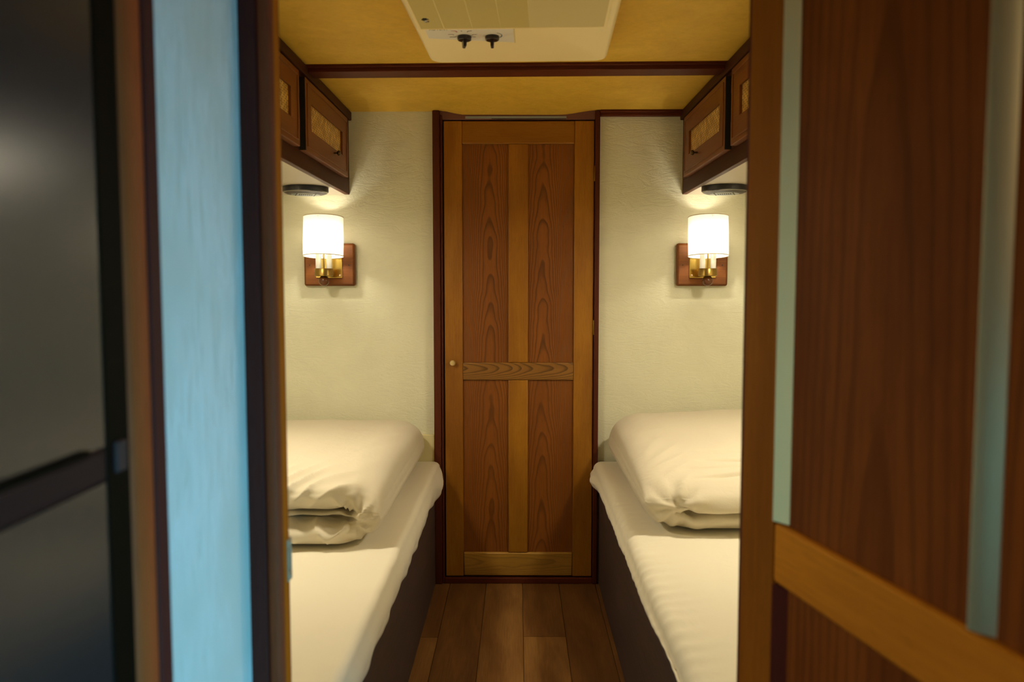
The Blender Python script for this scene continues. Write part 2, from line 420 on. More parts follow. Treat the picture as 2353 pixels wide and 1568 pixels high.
# ceiling beam, crown moulding
beam = empty('trim_3', (0, 2.455, CZ), math.radians(-1.3), kind='structure', label='dark red-brown beam across the ceiling', cat='trim')
bm = BM((-.66, .66, -.032, .044, -.020, .003), (-.66, .66, -.042, .054, -.0085, .003))
part('moulding', bm, m_red_x, beam, bevel=.002)
struct('trim_4', BM((.309, .645, D-.022, D, 1.803, CZ+.001), (.309, .645, D-.03, D, 1.815, CZ+.001)), m_red_x, 'dark crown moulding above the right wall section', 'trim', bevel=.003)
struct('trim_5', BM((.3118, .3155, D-.004, D, .01, .40)), plain('pale_strip', (.62, .62, .62), .5), 'thin pale strip beside the rear door casing, low right', 'trim')

# ------------------------------------------------------------------ rear door
d1 = empty('door_1', (0, D, 0), kind='structure', label='four-panel honey brown wooden door in the rear wall', cat='door')
bm = BM((-.3225, -.2955, -.030, .02, 0, CZ-.002), (-.2955, -.2865, -.022, .02, 0, 1.808))
part('casing', bm, m_red_z, d1, bevel=.003)
part('casing', BM((.2915, .3095, -.026, .02, 0, CZ-.002)), m_red_z, d1, bevel=.003)
hd = part('header', BM((-.2965, .2955, -.014, .02, 1.7915, CZ+.02)), m_hdr, d1, bevel=.002)
part('slot', BM((-.199, .183, -.0155, -.0135, 1.7945, 1.8035)), m_slot, hd)
part('slot_shadow_gap', BM((-.10, .182, -.0160, -.0150, 1.7925, 1.7950)), m_black, hd)
part('threshold', BM((-.2865, .2915, -.022, .02, 0, .0215)), m_red_x, d1, bevel=.002)
part('shadow_gap', BM((-.2865, -.2820, -.004, .015, .0215, 1.79), (-.2820, .0, -.002, .015, .0215, .0262)), m_black, d1)
Y0, Y1 = -.012, .012
part('stile', BM((-.2820, -.2125, Y0, Y1, .0265, 1.787)), m_stile, d1, bevel=.0025)
part('stile', BM((.2145, .2895, Y0, Y1, .0265, 1.787)), m_stile, d1, bevel=.0025)
part('top_rail', BM((-.2125, .2145, Y0+.0006, Y1, 1.7015, 1.787)), m_rail, d1, bevel=.0035)
part('middle_rail', BM((-.2125, .2145, Y0+.0006, Y1, .801, .869)), m_rail2, d1, bevel=.0035)
part('bottom_rail', BM((-.2125, .2145, Y0+.0006, Y1, .0265, .1205)), m_rail3, d1, bevel=.005)
part('mullion', BM((-.0370, .0390, Y0+.001, Y1, .869, 1.7015)), m_stile, d1, bevel=.003)
part('mullion', BM((-.0370, .0390, Y0+.001, Y1, .1205, .801)), m_stile, d1, bevel=.003)
for (a, b, lo, hi, m) in ((-.2125, -.037, .869, 1.7015, m_pan_l), (.039, .2145, .869, 1.7015, m_pan_r), (-.2125, -.037, .1205, .801, m_pan_ll), (.039, .2145, .1205, .801, m_pan_lr)):
    part('panel', BM((a, b, -.002, .008, lo, hi)), m, d1)
bm = bmesh.new(); lathe(bm, [(.004, -.012), (.004, -.022), (.0105, -.026), (.0115, -.031), (.009, -.035), (0, -.036)], (-.2505, 0, .869), 'y', 24)
part('door_knob', bm, m_knobb, d1, smooth='auto')
bm = BM((.2885, .2935, -.020, -.010, .976, 1.034)); part('hinge', bm, m_dbrass, d1, bevel=.001)
bm = BM((.2885, .2935, -.020, -.010, 1.56, 1.618)); part('hinge', bm, m_dbrass, d1, bevel=.001)

# ------------------------------------------------------------------ near door standing open on the right
ang = math.atan(.208)                    # local -y runs from the hinge edge towards the viewer
d2 = empty('door_2', (.2932, 1.030, 0), ang, kind='structure', label='open wooden panel door in the right foreground', cat='door')
Z0, Z1, W = .02, 1.77, .66
X0, X1 = 0.0, .028                       # face towards the corridor is x = 0
def b2(s0, s1, z0, z1, x0=X0, x1=X1): return (x0, x1, -s1, -s0, z0, z1)
part('stile', BM(b2(0, .083, Z0, Z1)), m_fg_z, d2, bevel=.003)
part('stile', BM(b2(W-.08, W, Z0, Z1)), m_fg_z, d2, bevel=.003)
part('middle_rail', BM(b2(.083, W-.08, .803, .8755)), m_fg_x, d2, bevel=.004)
part('bottom_rail', BM(b2(.083, W-.08, Z0, .11)), m_fg_x, d2, bevel=.004)
part('top_rail', BM(b2(.083, W-.08, 1.685, Z1)), m_fg_x, d2, bevel=.004)
for (s0, s1) in ((.083, .396), (.415, W-.08)):
    part('panel', BM(b2(s0, s1, .8755, 1.685, .008, .020)), m_fg_pan, d2)
part('panel', BM(b2(.083, W-.08, .11, .803, .008, .020)), m_fg_pan, d2)
def bead(s0, s1, z0, z1, h, tilt=20):
    bm = bmesh.new(); m = s0 + (s1-s0)*.48; hm = h - (m-s0)*math.tan(math.radians(tilt))
    poly = [(.008, -s1), (.008, -s0), (-h+.001, -s0), (-h, -s0-.0008), (-hm, -m), (.0075, -s1)]
    prism(bm, poly, 'z', z0, z1); return bm
part('bead', bead(.083, .1050, .878, 1.685, .0025, 25), m_bead, d2, bevel=.0006)
part('bead', bead(.394, .4150, .878, 1.685, .0030, 18), m_bead, d2, bevel=.0006)
part('bead', bead(.083, .1050, .11, .800, .0015), m_frame_wood, d2)
bm = BM((.004, .03, .001, .012, .02, 1.775)); part('hinge_strip', bm, m_frame_wood, d2, bevel=.001)

# ------------------------------------------------------------------ dark framed tall cabinet, left foreground
tc = empty('tall_cabinet', (-.34, .36, 0), label='tall dark cabinet with glossy grey panels in black frames, at far left', cat='cabinet')
part('body', BM((-.50, -.022, -.36, .328, 0, 1.80)), m_frameblk, tc)
f0, f1 = -.33, .288                       # inner panel span (local y)
bm = BM((-.022, .0, f1, .3285, .02, 1.80), (-.022, .0, -.36, f0, .02, 1.80))
part('door_frame', bm, m_frameblk, tc, bevel=.003)
bm = BM((-.022, .001, f0, f1, .9985, 1.0285)); cr = part('cross_rail', bm, m_barpl, tc, bevel=.005)
bm = BM((-.022, .0035, f0, f1-.03, 1.026, 1.0315)); part('rail_lip', bm, m_frameblk, cr, bevel=.001)
bm = bmesh.new(); prism(bm, [(-.17 + .05*math.cos(a), 1.0 + .016*math.sin(a)) for a in [PI*i/14 for i in range(15)]], 'x', .0005, .0035)
part('finger_grip', bm, m_frameblk, cr, bevel=.0008)
part('hinge_cap', BM((-.01, .003, .300, .318, 1.003, 1.030)), plain('grey_hinge_cap', (.07, .034, .028), .5, 0, .05), tc, bevel=.002)
part('panel', BM((-.022, -.0012, f0, f1, 1.0285, 1.78)), m_lacq, tc)
part('panel', BM((-.022, -.0012, f0, f1, .04, .9985)), m_lacq, tc)

# ------------------------------------------------------------------ overhead cabinets
def cabinet(side, xf, label):
    """side -1 left, +1 right; xf = face-frame plane"""
    s = side
    root = empty('overhead_cabinet', (xf, 2.07, 1.512), label=label, cat='cabinet')
    def bx(x0, x1, y0, y1, z0, z1): return (s*x0, s*x1, y0-2.07, y1-2.07, z0-1.512, z1-1.512)   # x measured outwards from the face
    depth = abs(XL) - abs(xf) - .002
    bm = BM(bx(.012, depth, 1.08, D-.002, 1.518, CZ-.004))
    part('carcass', bm, m_cab_y, root)
    ff = part('face_frame', BM(bx(0, .018, 1.08, D-.001, 1.512, 1.566), bx(0, .018, 1.08, D-.001, 1.77, CZ-.003), *[bx(0, .018, a, b, 1.566, 1.77) for a, b in ((1.08, 1.13), (1.67, 1.72), (2.30, 2.37), (2.94, D-.001))]), m_cab_shade, root, bevel=.0015)
    part('top_moulding', BM(bx(-.012, .004, 1.08, D-.002, 1.790, CZ-.003)), m_cab_shade, root, bevel=.003)
    part('bottom_panel', BM(bx(.018, depth, 1.08, D-.002, 1.5125, 1.5185)), m_under, root)
    for k, (y0, y1) in enumerate(((1.13, 1.67), (1.715, 2.308), (2.372, 2.955))):
        cy0, cy1 = y0+.070, y1-.085
        cz0, cz1 = 1.629, 1.712
        dz0, dz1 = 1.562, 1.775
        bm = BM(bx(-.020, 0, y0, y1, dz0, cz0), bx(-.020, 0, y0, y1, cz1, dz1), bx(-.020, 0, y0, cy0, cz0, cz1), bx(-.020, 0, cy1, y1, cz0, cz1))
        bmesh.ops.remove_doubles(bm, verts=bm.verts, dist=1e-5)
        dr = part('door', bm, m_cab_y, root, bevel=.0012)
        part('edge_shade', BM(bx(-.0198, .0, y0-.0012, y0, dz0+.001, dz1-.001)), m_black, dr)  # shade on the door's near edge, painted as a black strip
        t_ = .0035
        part('moulding', BM(bx(-.0225, -.019, y0+.018, y1-.018, dz0+.014, dz0+.018), bx(-.0225, -.019, y0+.018, y1-.018, dz1-.018, dz1-.014), bx(-.0225, -.019, y0+.018, y0+.022, dz0+.014, dz1-.014), bx(-.0225, -.019, y1-.022, y1-.018, dz0+.014, dz1-.014)), m_cab_z, dr, bevel=.001)
        part('cane_panel', BM(bx(-.012, -.008, cy0-.003, cy1+.003, cz0-.003, cz1+.003)), m_cane, dr)
        bm = bmesh.new(); lathe(bm, [(.003, 0), (.003, -.010), (.0085, -.014), (.0095, -.018), (.007, -.023), (0, -.024)], (0, 0, 0), 'x', 20)
        for v in bm.verts: v.co = Vector((s*(v.co.x - .020), v.co.y + (y1-.225 if k == 2 else y1-.42) - 2.07, v.co.z + 1.613-1.512))
        bmesh.ops.recalc_face_normals(bm, faces=bm.faces)
        part('knob', bm, m_knobd, dr, smooth='auto')
    return root
cabinet(-1, -.6435, 'dark wooden overhead cabinet with cane door panels, over the left bed')
cabinet(1, .6255, 'dark wooden overhead cabinet with cane door panels, over the right bed')

# ------------------------------------------------------------------ round fittings under the cabinets
def disc(x, y, label, flip):
    r = empty('disc_fitting', (x, y, 1.5135), label=label, cat='fitting', group='round black fittings under the cabinets')
    bm = bmesh.new(); lathe(bm, [(.074, 0), (.079, -.002), (.0795, -.016), (.078, -.0195), (.074, -.0205), (.070, -.0205)], n=64)
    part('housing', bm, m_blackpl, r, smooth='auto')  # black housing body of the fitting; no separate mount is modelled
    bm = bmesh.new(); lathe(bm, [(.0768, -.0197), (.0750, -.0222), (.0735, -.0225), (.0735, -.020)], n=64, close=False)
    part('rim', bm, m_rimd, r, smooth='auto')
    bm = bmesh.new(); lathe(bm, [(.0735, -.0205), (.0735, -.0225), (.066, -.0255), (.050, -.0270), (0, -.0272)], n=64)
    fc = part('face', bm, m_discb, r, smooth='auto')
    bm = bmesh.new()
    lathe(bm, [(.050, -.0268), (.050, -.0278), (0, -.0278)], n=48); part('lens', bm, m_discg, fc, smooth='auto')
    bm = bmesh.new()
    for k in range(7): box(bm, -.023+k*.007, -.0195+k*.007, -.014, .012, -.0284, -.0270)
    box(bm, -.034, -.031, -.036, .036, -.0284, -.0270); box(bm, .030, .033, -.036, .036, -.0284, -.0270)
    sl = part('slots', bm, m_black, fc)
    r.rotation_euler = (0, 0, flip)
    return r
disc(-.750, 2.838, 'round black fitting with slotted face under the left cabinet, above the left lamp', math.radians(20))
disc(.724, 2.825, 'round black fitting with slotted face under the right cabinet, above the right lamp', math.radians(-20))

# lit downlights further along under the cabinets
def puck(x, y, z, r, m, name, label, cat, group=None):
    o = empty(name, (x, y, z), label=label, cat=cat, group=group)
    bm = bmesh.new(); lathe(bm, [(r*.85, 0), (r*1.15, -.002), (r*1.18, -.012), (r*1.02, -.014), (r*1.0, -.010), (r*.85, -.0095)], n=32)
    part('housing', bm, m_blackpl, o, smooth='auto')  # lamp's black housing body around the lens, not a separate mount
    bm = bmesh.new(); lathe(bm, [(r*.98, -.0098), (r*.9, -.0125), (0, -.0130)], n=24)
    part('lens', bm, m, o)
    return o
puck(-.80, 2.06, 1.5135, .055, m_puck, 'under_cabinet_light', 'lit round lamp under the left cabinet, above the middle of the bed', 'lamp', 'lit lamps under the cabinets')
puck(.79, 2.13, 1.5135, .055, m_puck, 'under_cabinet_light', 'lit round lamp under the right cabinet, above the middle of the bed', 'lamp', 'lit lamps under the cabinets')
puck(-.75, -.80, CZ, .09, m_room, 'ceiling_light', 'warm round ceiling lamp in the living area', 'lamp')

# ------------------------------------------------------------------ wall lamps
m_rim = plain('cream_binding', (.75, .66, .5), .8)
def lamp(x, label):
    L = empty('wall_lamp', (x, D, 1.245), label=label, cat='lamp', group='wall lamps beside the rear door')
    bp = part('back_plate', BM((-.097, .097, -.030, -.0005, -.081, .081)), m_lampwood, L, bevel=.008, segs=2)
    for (px, pz) in ((-.075, 0), (.075, 0)):
        bm = bmesh.new(); lathe(bm, [(.0025, -.0302), (.0025, -.0285)], (px, 0, pz-.002), 'y', 10); part('screw', bm, m_black, bp)
    mp = part('mounting_plate', BM((-.050, .050, -.0345, -.029, -.050, .049)), m_brass, L, bevel=.0015)
    for px in (-.042, .042):
        bm = bmesh.new(); lathe(bm, [(.0042, -.034), (.0042, -.036), (.002, -.0375), (0, -.0377)], (px, 0, -.041), 'y', 16); part('screw', bm, m_steel, mp, smooth='auto')
    ay = -.115
    part('arm', BM((-.011, .011, ay+.02, -.033, -.040, -.020)), m_dbrass, L, bevel=.002)
    bm = bmesh.new(); lathe(bm, [(.0, -.045), (.032, -.045), (.0345, -.043), (.0345, -.019), (.0335, -.0165), (.031, -.0165), (.031, -.022), (.0, -.022)], (0, ay, 0), n=48)
    part('dish', bm, m_dbrass, L, smooth='auto')
    bm = bmesh.new(); lathe(bm, [(0, -.081)] + [(.0195*math.sin(a), -.0615-.0195*math.cos(a)) for a in [PI*i/14 for i in range(1, 13)]] + [(.008, -.043), (.008, -.040)], (0, ay, 0), n=32)
    part('ball', bm, m_ball, L, smooth='auto')
    bm = bmesh.new(); lathe(bm, [(.0034, -.022), (.0034, .172)], (0, ay, 0), n=16); part('rod', bm, m_dbrass, L, smooth='auto')
    for sx in (-.0195, .0195):
        bm = bmesh.new(); lathe(bm, [(.0105, -.022), (.0105, .062), (.006, .064)], (sx, ay, 0), n=24)
        cs = part('candle_sleeve', bm, m_candle, L, smooth='auto')
        bm = bmesh.new(); lathe(bm, [(.003, .064), (.005, .070), (.0058, .078), (.005, .086), (.002, .092), (0, .093)], (sx, ay, 0), n=10)
        part('bulb', bm, m_bulb, cs, smooth='auto')
    # drum shade, leaning its lower edge slightly towards the room
    T = Matrix.Translation((0, ay, .100)) @ Matrix.Rotation(math.radians(-4.5), 4, 'X') @ Matrix.Translation((0, -ay, -.100))
    def lean(bm):
        bmesh.ops.transform(bm, matrix=T, verts=bm.verts); return bm
    bm = bmesh.new(); lathe(bm, [(.0728, .029), (.0728, .10), (.0722, .173)], (0, ay, 0), n=72, close=False)
    sh = part('lamp_shade', lean(bm), m_shade, L, smooth=True)
    for zc, rr in ((.029, .0729), (.173, .0723)):
        bm = bmesh.new()
        lathe(bm, [(rr+.0012*math.cos(a), zc+.0016*math.sin(a)) for a in [2*PI*i/8 for i in range(9)]], (0, ay, 0), n=72, close=False)
        part('shade_rim', lean(bm), m_rim, sh, smooth=True)
    bm = bmesh.new()
    for k in range(3):
        a = 2*PI*k/3 + .5
        q = bmesh.ops.create_cone(bm, cap_ends=True, segments=8, radius1=.0012, radius2=.0012, depth=.073)
        bmesh.ops.transform(bm, matrix=Matrix.Translation((.037*math.cos(a), ay+.037*math.sin(a), .166)) @ Matrix.Rotation(a, 4, 'Z') @ Matrix.Rotation(PI/2, 4, 'Y'), verts=q['verts'])
    part('spider', lean(bm), m_dbrass, sh)
    return L
lamp(-.7185, 'white drum wall lamp on square wooden plate, left of the rear door')
R_ = lamp(.7005, 'white drum wall lamp on square wooden plate, right of the rear door')
bm = bmesh.new(); lathe(bm, [(.006, .168), (.008, .176), (.011, .180), (.011, .1835), (0, .1850)], (0, -.122, 0), n=24)
part('finial', bm, m_black, R_, smooth='auto')

# ------------------------------------------------------------------ roof air conditioner
ac = empty('air_conditioner', (.001, 2.233, CZ), math.radians(-2.0), label='cream ceiling air conditioner with two black knobs', cat='air conditioner')
bm = bmesh.new()
def rrect(x0, x1, y0, y1, r, n=6):
    pts = []
    for cx, cy, a0 in ((x1-r, y1-r, 0), (x0+r, y1-r, 90), (x0+r, y0+r, 180), (x1-r, y0+r, 270)):
        for i in range(n+1):
            a = math.radians(a0 + 90*i/n); pts.append((cx+r*math.cos(a), cy+r*math.sin(a)))
    return pts
levels = [(.0, 0, .028), (-.028, .001, .028), (-.040, .004, .028), (-.047, .009, .026), (-.050, .016, .022)]
prev = None
for z, ins, r in levels:
    ring = [bm.verts.new((x, y, z)) for x, y in rrect(-.244+ins, .244-ins, -.80+ins, .006-ins, r)]
    if prev:
        for i in range(len(ring)): bm.faces.new((prev[i], prev[(i+1) % len(ring)], ring[(i+1) % len(ring)], ring[i]))
    prev = ring
bm.faces.new(prev[::-1])
bmesh.ops.recalc_face_normals(bm, faces=bm.faces)
body = part('body', bm, m_ac, ac, smooth='auto')
zb = -.050
gy1, gy0 = -.302, -.74
part('grille_frame', BM((-.2275, -.2215, gy0-.006, gy1+.006, zb-.003, zb+.004), (.2115, .2175, gy0-.006, gy1+.006, zb-.003, zb+.004), (-.2215, .2115, gy1, gy1+.006, zb-.003, zb+.004), (-.2215, .2115, gy0-.006, gy0, zb-.003, zb+.004)), m_ac, ac, bevel=.001)
bm = BM((-.2215, .036, gy0, gy1, zb-.0006, zb+.003)); y = gy1-.002
while y > gy0: box(bm, -.2215, .036, y-.0030, y, zb-.0022, zb); y -= .0062
for x in (-.166, -.099, -.032): box(bm, x-.0010, x+.0010, gy0, gy1, zb-.00225, zb)
part('filter_grille', bm, m_acg, ac)
bm = BM((.036, .2115, gy0, gy1, zb-.0010, zb+.003)); y = gy1-.002
while y > gy0: box(bm, .038, .2115, y-.0032, y, zb-.0024, zb); y -= .0062
part('outlet_grille', bm, m_acg2, ac)
def loc(x, y):
    v = Matrix.Rotation(math.radians(2.0), 2) @ Vector((x-.001, y-2.233)); return v.x, v.y
quad = [loc(-.2225, 1.937), loc(-.2205, 2.016), loc(-.0095, 2.049), loc(-.0110, 1.944)]
bm = bmesh.new(); prism(bm, quad, 'z', zb-.0008, zb+.001); lab = part('control_label', bm, m_aclab, ac)
bm = bmesh.new(); prism(bm, [loc(-.0105, 1.944), loc(-.0085, 2.049), loc(-.0062, 2.049), loc(-.0085, 1.944)], 'z', zb-.0022, zb+.001); part('label_edge', bm, m_acg, lab)
# printed marks
def strip(bm, x0, y0, x1, y1, w):
    a = Vector(loc(x0, y0)); b = Vector(loc(x1, y1)); n = (b-a).orthogonal().normalized()*w/2
    prism(bm, [tuple(a+n), tuple(b+n), tuple(b-n), tuple(a-n)], 'z', zb-.0012, zb-.0004)
for (x0, y0, x1, y1) in ((-.168, 2.004, -.152, 2.004), (-.170, 1.984, -.160, 1.984), (-.160, 1.984, -.156, 1.989), (-.112, 2.004, -.104, 2.004), (-.108, 1.984, -.100, 1.984), (-.112, 1.988, -.108, 1.984),
                         (-.137, 1.957, -.135, 1.961), (-.121, 1.960, -.111, 1.956), (-.123, 1.966, -.120, 1.960)):
    bm = bmesh.new(); strip(bm, x0, y0, x1, y1, .0016); part('dial_mark', bm, m_ink, lab)
bm = bmesh.new(); strip(bm, -.160, 1.957, -.150, 1.959, .0016); strip(bm, -.150, 1.959, -.147, 1.967, .0026); part('red_mark', bm, m_inkr, lab)
bm = bmesh.new(); pa = None
for i in range(13):
    a = math.radians(-60 + 100*i/12); q = (-.063+.0235*math.cos(a), 1.993+.0235*math.sin(a))
    if pa: strip(bm, pa[0], pa[1], q[0], q[1], .0012 + .0016*i/12)
    pa = q
part('blue_arc', bm, m_inkb, lab)
cu = bpy.data.curves.new('lettering', 'FONT'); cu.body = 'ADVENT'; cu.size = .0125; cu.extrude = .0003; cu.space_character = 1.05
to = bpy.data.objects.new('lettering', cu); COL.objects.link(to)
dg = bpy.context.evaluated_depsgraph_get(); me = bpy.data.meshes.new_from_object(to.evaluated_get(dg))
bpy.data.objects.remove(to)
bm = bmesh.new(); bm.from_mesh(me)
for v in bm.verts: v.co = Vector((v.co.x, -v.co.y, -v.co.z))
lx, ly = loc(-.213, 1.952)
# read from below, facing the rear wall: left to right is +x, the letters' tops point towards the viewer
for v in bm.verts: v.co = Vector((lx + v.co.x*.92, ly + v.co.y, zb-.0012 + v.co.z))
part('lettering', bm, m_ink, lab)
for kx, ky, rot in ((-.1317, 2.0005, 14), (-.0634, 2.0005, 2)):
    x, y = loc(kx, ky)
    bm = bmesh.new(); lathe(bm, [(.0165, zb+.001), (.0178, zb-.003), (.0170, zb-.009), (.0150, zb-.0105), (0, zb-.0105)], (x, y, 0), n=40)
    kn = part('knob', bm, m_brownpl, ac, smooth='auto')
    bm = BM((-.0047, .0047, -.015, .015, zb-.027, zb-.010))
    for v in bm.verts:
        if v.co.z < zb-.02: v.co.x *= .8; v.co.y *= .75
    bmesh.ops.transform(bm, matrix=Matrix.Translation((x, y, 0)) @ Matrix.Rotation(math.radians(rot), 4, 'Z'), verts=bm.verts)
    part('pointer', bm, m_brownpl, kn, bevel=.002)
    bm = BM((-.0009, .0009, .0118, .0126, zb-.026, zb-.015)); bmesh.ops.transform(bm, matrix=Matrix.Translation((x, y, 0)) @ Matrix.Rotation(math.radians(rot), 4, 'Z'), verts=bm.verts)
    part('pointer_line', bm, m_candle, kn)
x, y = loc(-.2135, 1.872)
bm = bmesh.new(); lathe(bm, [(.0085, zb+.001), (.0085, zb-.0030), (0, zb-.0030)], (x, y, 0), n=6); lt = part('latch_recess', bm, m_black, ac)
bm = bmesh.new(); lathe(bm, [(.0062, zb-.0025), (.0062, zb-.0055), (.0042, zb-.0062), (.0042, zb-.0040)], (x+.003, y+.004, 0), n=20); part('latch_ring', bm, m_chrome, lt, smooth='auto')

# ------------------------------------------------------------------ beds
BEDS = {}
def bed(s, xb, xm, label):
    b = empty('single_bed', (s*.70, 2.05, 0), label=label, cat='bed', group='single beds along the side walls')
    def bx(x0, x1, y0, y1, z0, z1): return (s*x0 - s*.70, s*x1 - s*.70, y0-2.05, y1-2.05, z0, z1)
    BEDS[s] = b
    bd = part('base_board', BM(bx(xb, xb+.018, 1.075, D-.004, .001, .372)), m_base, b, bevel=.001)
    part('plinth', BM(bx(xb+.018, 1.07, 1.075, D-.004, .001, .36)), m_base, b)
    part('mattress', BM(bx(xm, 1.07, 1.08, D-.03, .374, .478)), m_mattress, b, bevel=.02)
    return b
bed(-1, .3215, .318, 'single bed with cream fitted sheet on dark brown base, left of the aisle')
bed(1, .3155, .312, 'single bed with gathered cream fitted sheet on dark brown base, right of the aisle')

def N(x, y, z=0.0): return noise.noise(Vector((x, y, z)))
def sheet(s, xe, z_top, r, hem, name, label, mode):
    """fitted sheet: runs from the side wall over the mattress edge and down to a wavy hem"""
    bm = bmesh.new(); rows = []
    ny = 190; y0, y1 = 1.079, D-.028
    flat = [1.065 - (1.065 - (xe+r+.0))*(i/26)**.75 for i in range(27)]
    for j in range(ny+1):
        y = y0 + (y1-y0)*j/ny
        row = []
        e = hem(y)
        bow = .0035*N(y*3.1, 2.0+s) + .0025*N(y*9, 5.0+s)
        back = math.exp(-((y-2.96)/.07)**2)
        for x in flat:
            d = x - (xe+r)
            z = z_top + .0022*N(x*7, y*5, s*3)
            if mode == 'R':
                win = sst(1.25, 1.45, y)*(1-sst(2.35, 2.75, y))
                z += (.0062*math.sin(2*PI*(y - d*.35)/.050 + 4.0*N(y*6, 1.0)) + .003*N(y*22, d*6))*math.exp(-(d/.05)**1.5)*win*(.25+1.3*abs(N(y*5, 9.0)))
                z += -.004*math.exp(-((y-1.37)/.12)**2)*math.exp(-d/.10)
            else:
                z += .0016*N(y*14, d*5)*math.exp(-d/.06)
            row.append((x, z))
        z0 = row[-1][1]
        for i in range(1, 7):
            a = PI/2*i/6
            row.append((xe+r - r*math.sin(a) + bow*math.sin(a), z0 - r*(1-math.cos(a))))
        zt = z0 - r
        nseg = 8
        for i in range(1, nseg+1):
            q = i/nseg
            z = zt + (e-zt)*q
            out = .0075*math.sin(PI*min(1, q*1.15)) + .0042*N(y*13, q*1.2, 4+s)*q + .006*q*N(y*5, 7+s) + .016*back*math.sin(PI*.75*q)
            row.append((xe + bow - out, z))
        row.append((xe + bow + .006, e-.001)); row.append((xe + .022, e+.004))
        rows.append([bm.verts.new((s*x, y, z)) for x, z in row])
    for a, b in zip(rows, rows[1:]):
        for i in range(len(a)-1): bm.faces.new((a[i], b[i], b[i+1], a[i+1]))
    bmesh.ops.recalc_face_normals(bm, faces=bm.faces)
    # make sure it faces up
    if sum(f.normal.z for f in bm.faces) < 0: bmesh.ops.reverse_faces(bm, faces=bm.faces)
    for v in bm.verts: v.co -= Vector((s*.70, 2.05, 0))
    return tag(part(name, bm, m_sheet, BEDS[s], smooth=True), label)
hemL = lambda y: .3845 + .008*N(y*4.3, 0.3) + .005*N(y*11, 3.0) - .010*math.exp(-((y-2.90)/.10)**2)
hemR = lambda y: .424 + .030*sst(1.75, 1.45, y) * 1.0 + .006*N(y*5, 8.0) - .012*sst(2.6, 3.0, y)
hemR = lambda y: .424 + .030*(1-sst(1.40, 1.80, y)) + .006*N(y*5, 8.0) - .012*sst(2.6, 3.0, y)
sheet(-1, .3035, .486, .020, hemL, 'fitted_sheet', 'cream fitted sheet with wavy hem', 'L')
sheet(1, .2925, .487, .030, hemR, 'fitted_sheet', 'cream fitted sheet gathered in pleats along the edge', 'R')

# ------------------------------------------------------------------ folded duvets
def crom(pts, n):
    """closed Catmull-Rom through pts, n samples per span"""
    out = []; m = len(pts)
    for i in range(m):
        p0, p1, p2, p3 = (Vector(pts[(i+k-1) % m]) for k in range(4))
        for k in range(n):
            t = k/n
            out.append(.5*((2*p1) + (p2-p0)*t + (2*p0-5*p1+4*p2-p3)*t*t + (3*p1-p0-3*p2+p3)*t**3))
    return out
def duvet(s, xin, xout, prof, plain_, zc, capl, K, wr, label, seed, n=12, mouth=(.045, .11), hx=None):
    M = crom(prof, n); P = crom(plain_, n); nv = len(M)
    zmax = max(p.y for p in M)
    yc = sum(p.x for p in M)/nv
    bm = bmesh.new(); rings = []
    us = [('cap', i/20) for i in range(0, 21)] + [('run', i/120) for i in range(1, 121)]
    for kind, q in us:
        if kind == 'cap':
            th = max(.06, q)*PI/2; x = xin + capl*(1-math.cos(th)); sc = math.sin(th)**.72
        else:
            x = xin + capl + (xout-xin-capl)*q; sc = 1
        w = sst(mouth[0], mouth[1], x - xin)
        ring = []
        for i in range(nv):
            a = P[i].lerp(M[i], w)
            yy, zz = a.x, a.y
            top = 1.0 if hx is None else hx(x)
            zz *= top
            z = zc + (zz-zc)*sc
            y = yc + (yy-yc)*(.93+.07*sc)
            ring.append((x, min(y, 3.034), max(.0012, z)))
        rings.append(ring)
    V = [[Vector(p) for p in r] for r in rings]
    nu = len(V)
    # normals from neighbours, then wrinkle along them
    for iu in range(nu):
        r = []
        for i in range(nv):
            du = V[min(iu+1, nu-1)][i] - V[max(iu-1, 0)][i]; dv = V[iu][(i+1) % nv] - V[iu][i-1]
            nn = du.cross(dv)
            nn = nn.normalized() if nn.length > 1e-9 else Vector((-1, 0, 0))
            p = V[iu][i]
            d = .0045*N(p.x*5+seed, p.y*4, p.z*5) + .0022*N(p.x*14+seed, p.y*9, p.z*14)
            d += wr(p, K)
            d *= sst(xin + .004, xin + .05, p.x)
            if p.z < .010: d = 0
            r.append(p + nn*d)
        for i in range(nv): r[i].z = max(.0010, r[i].z)
        rings[iu] = [bm.verts.new((s*p.x, p.y, .4905 + p.z)) for p in r]
    for a, b in zip(rings, rings[1:]):
        for i in range(nv): bm.faces.new((a[i], b[i], b[(i+1) % nv], a[(i+1) % nv]))
    for ring in (rings[0], rings[-1]):
        c = bm.verts.new(sum((v.co for v in ring), Vector())/nv)
        for i in range(nv): bm.faces.new((ring[i], ring[(i+1) % nv], c))
    bmesh.ops.recalc_face_normals(bm, faces=bm.faces)
    return tag(part('folded_duvet', bm, m_duvet, smooth=True), label, 'duvet', 'folded duvets on the beds')
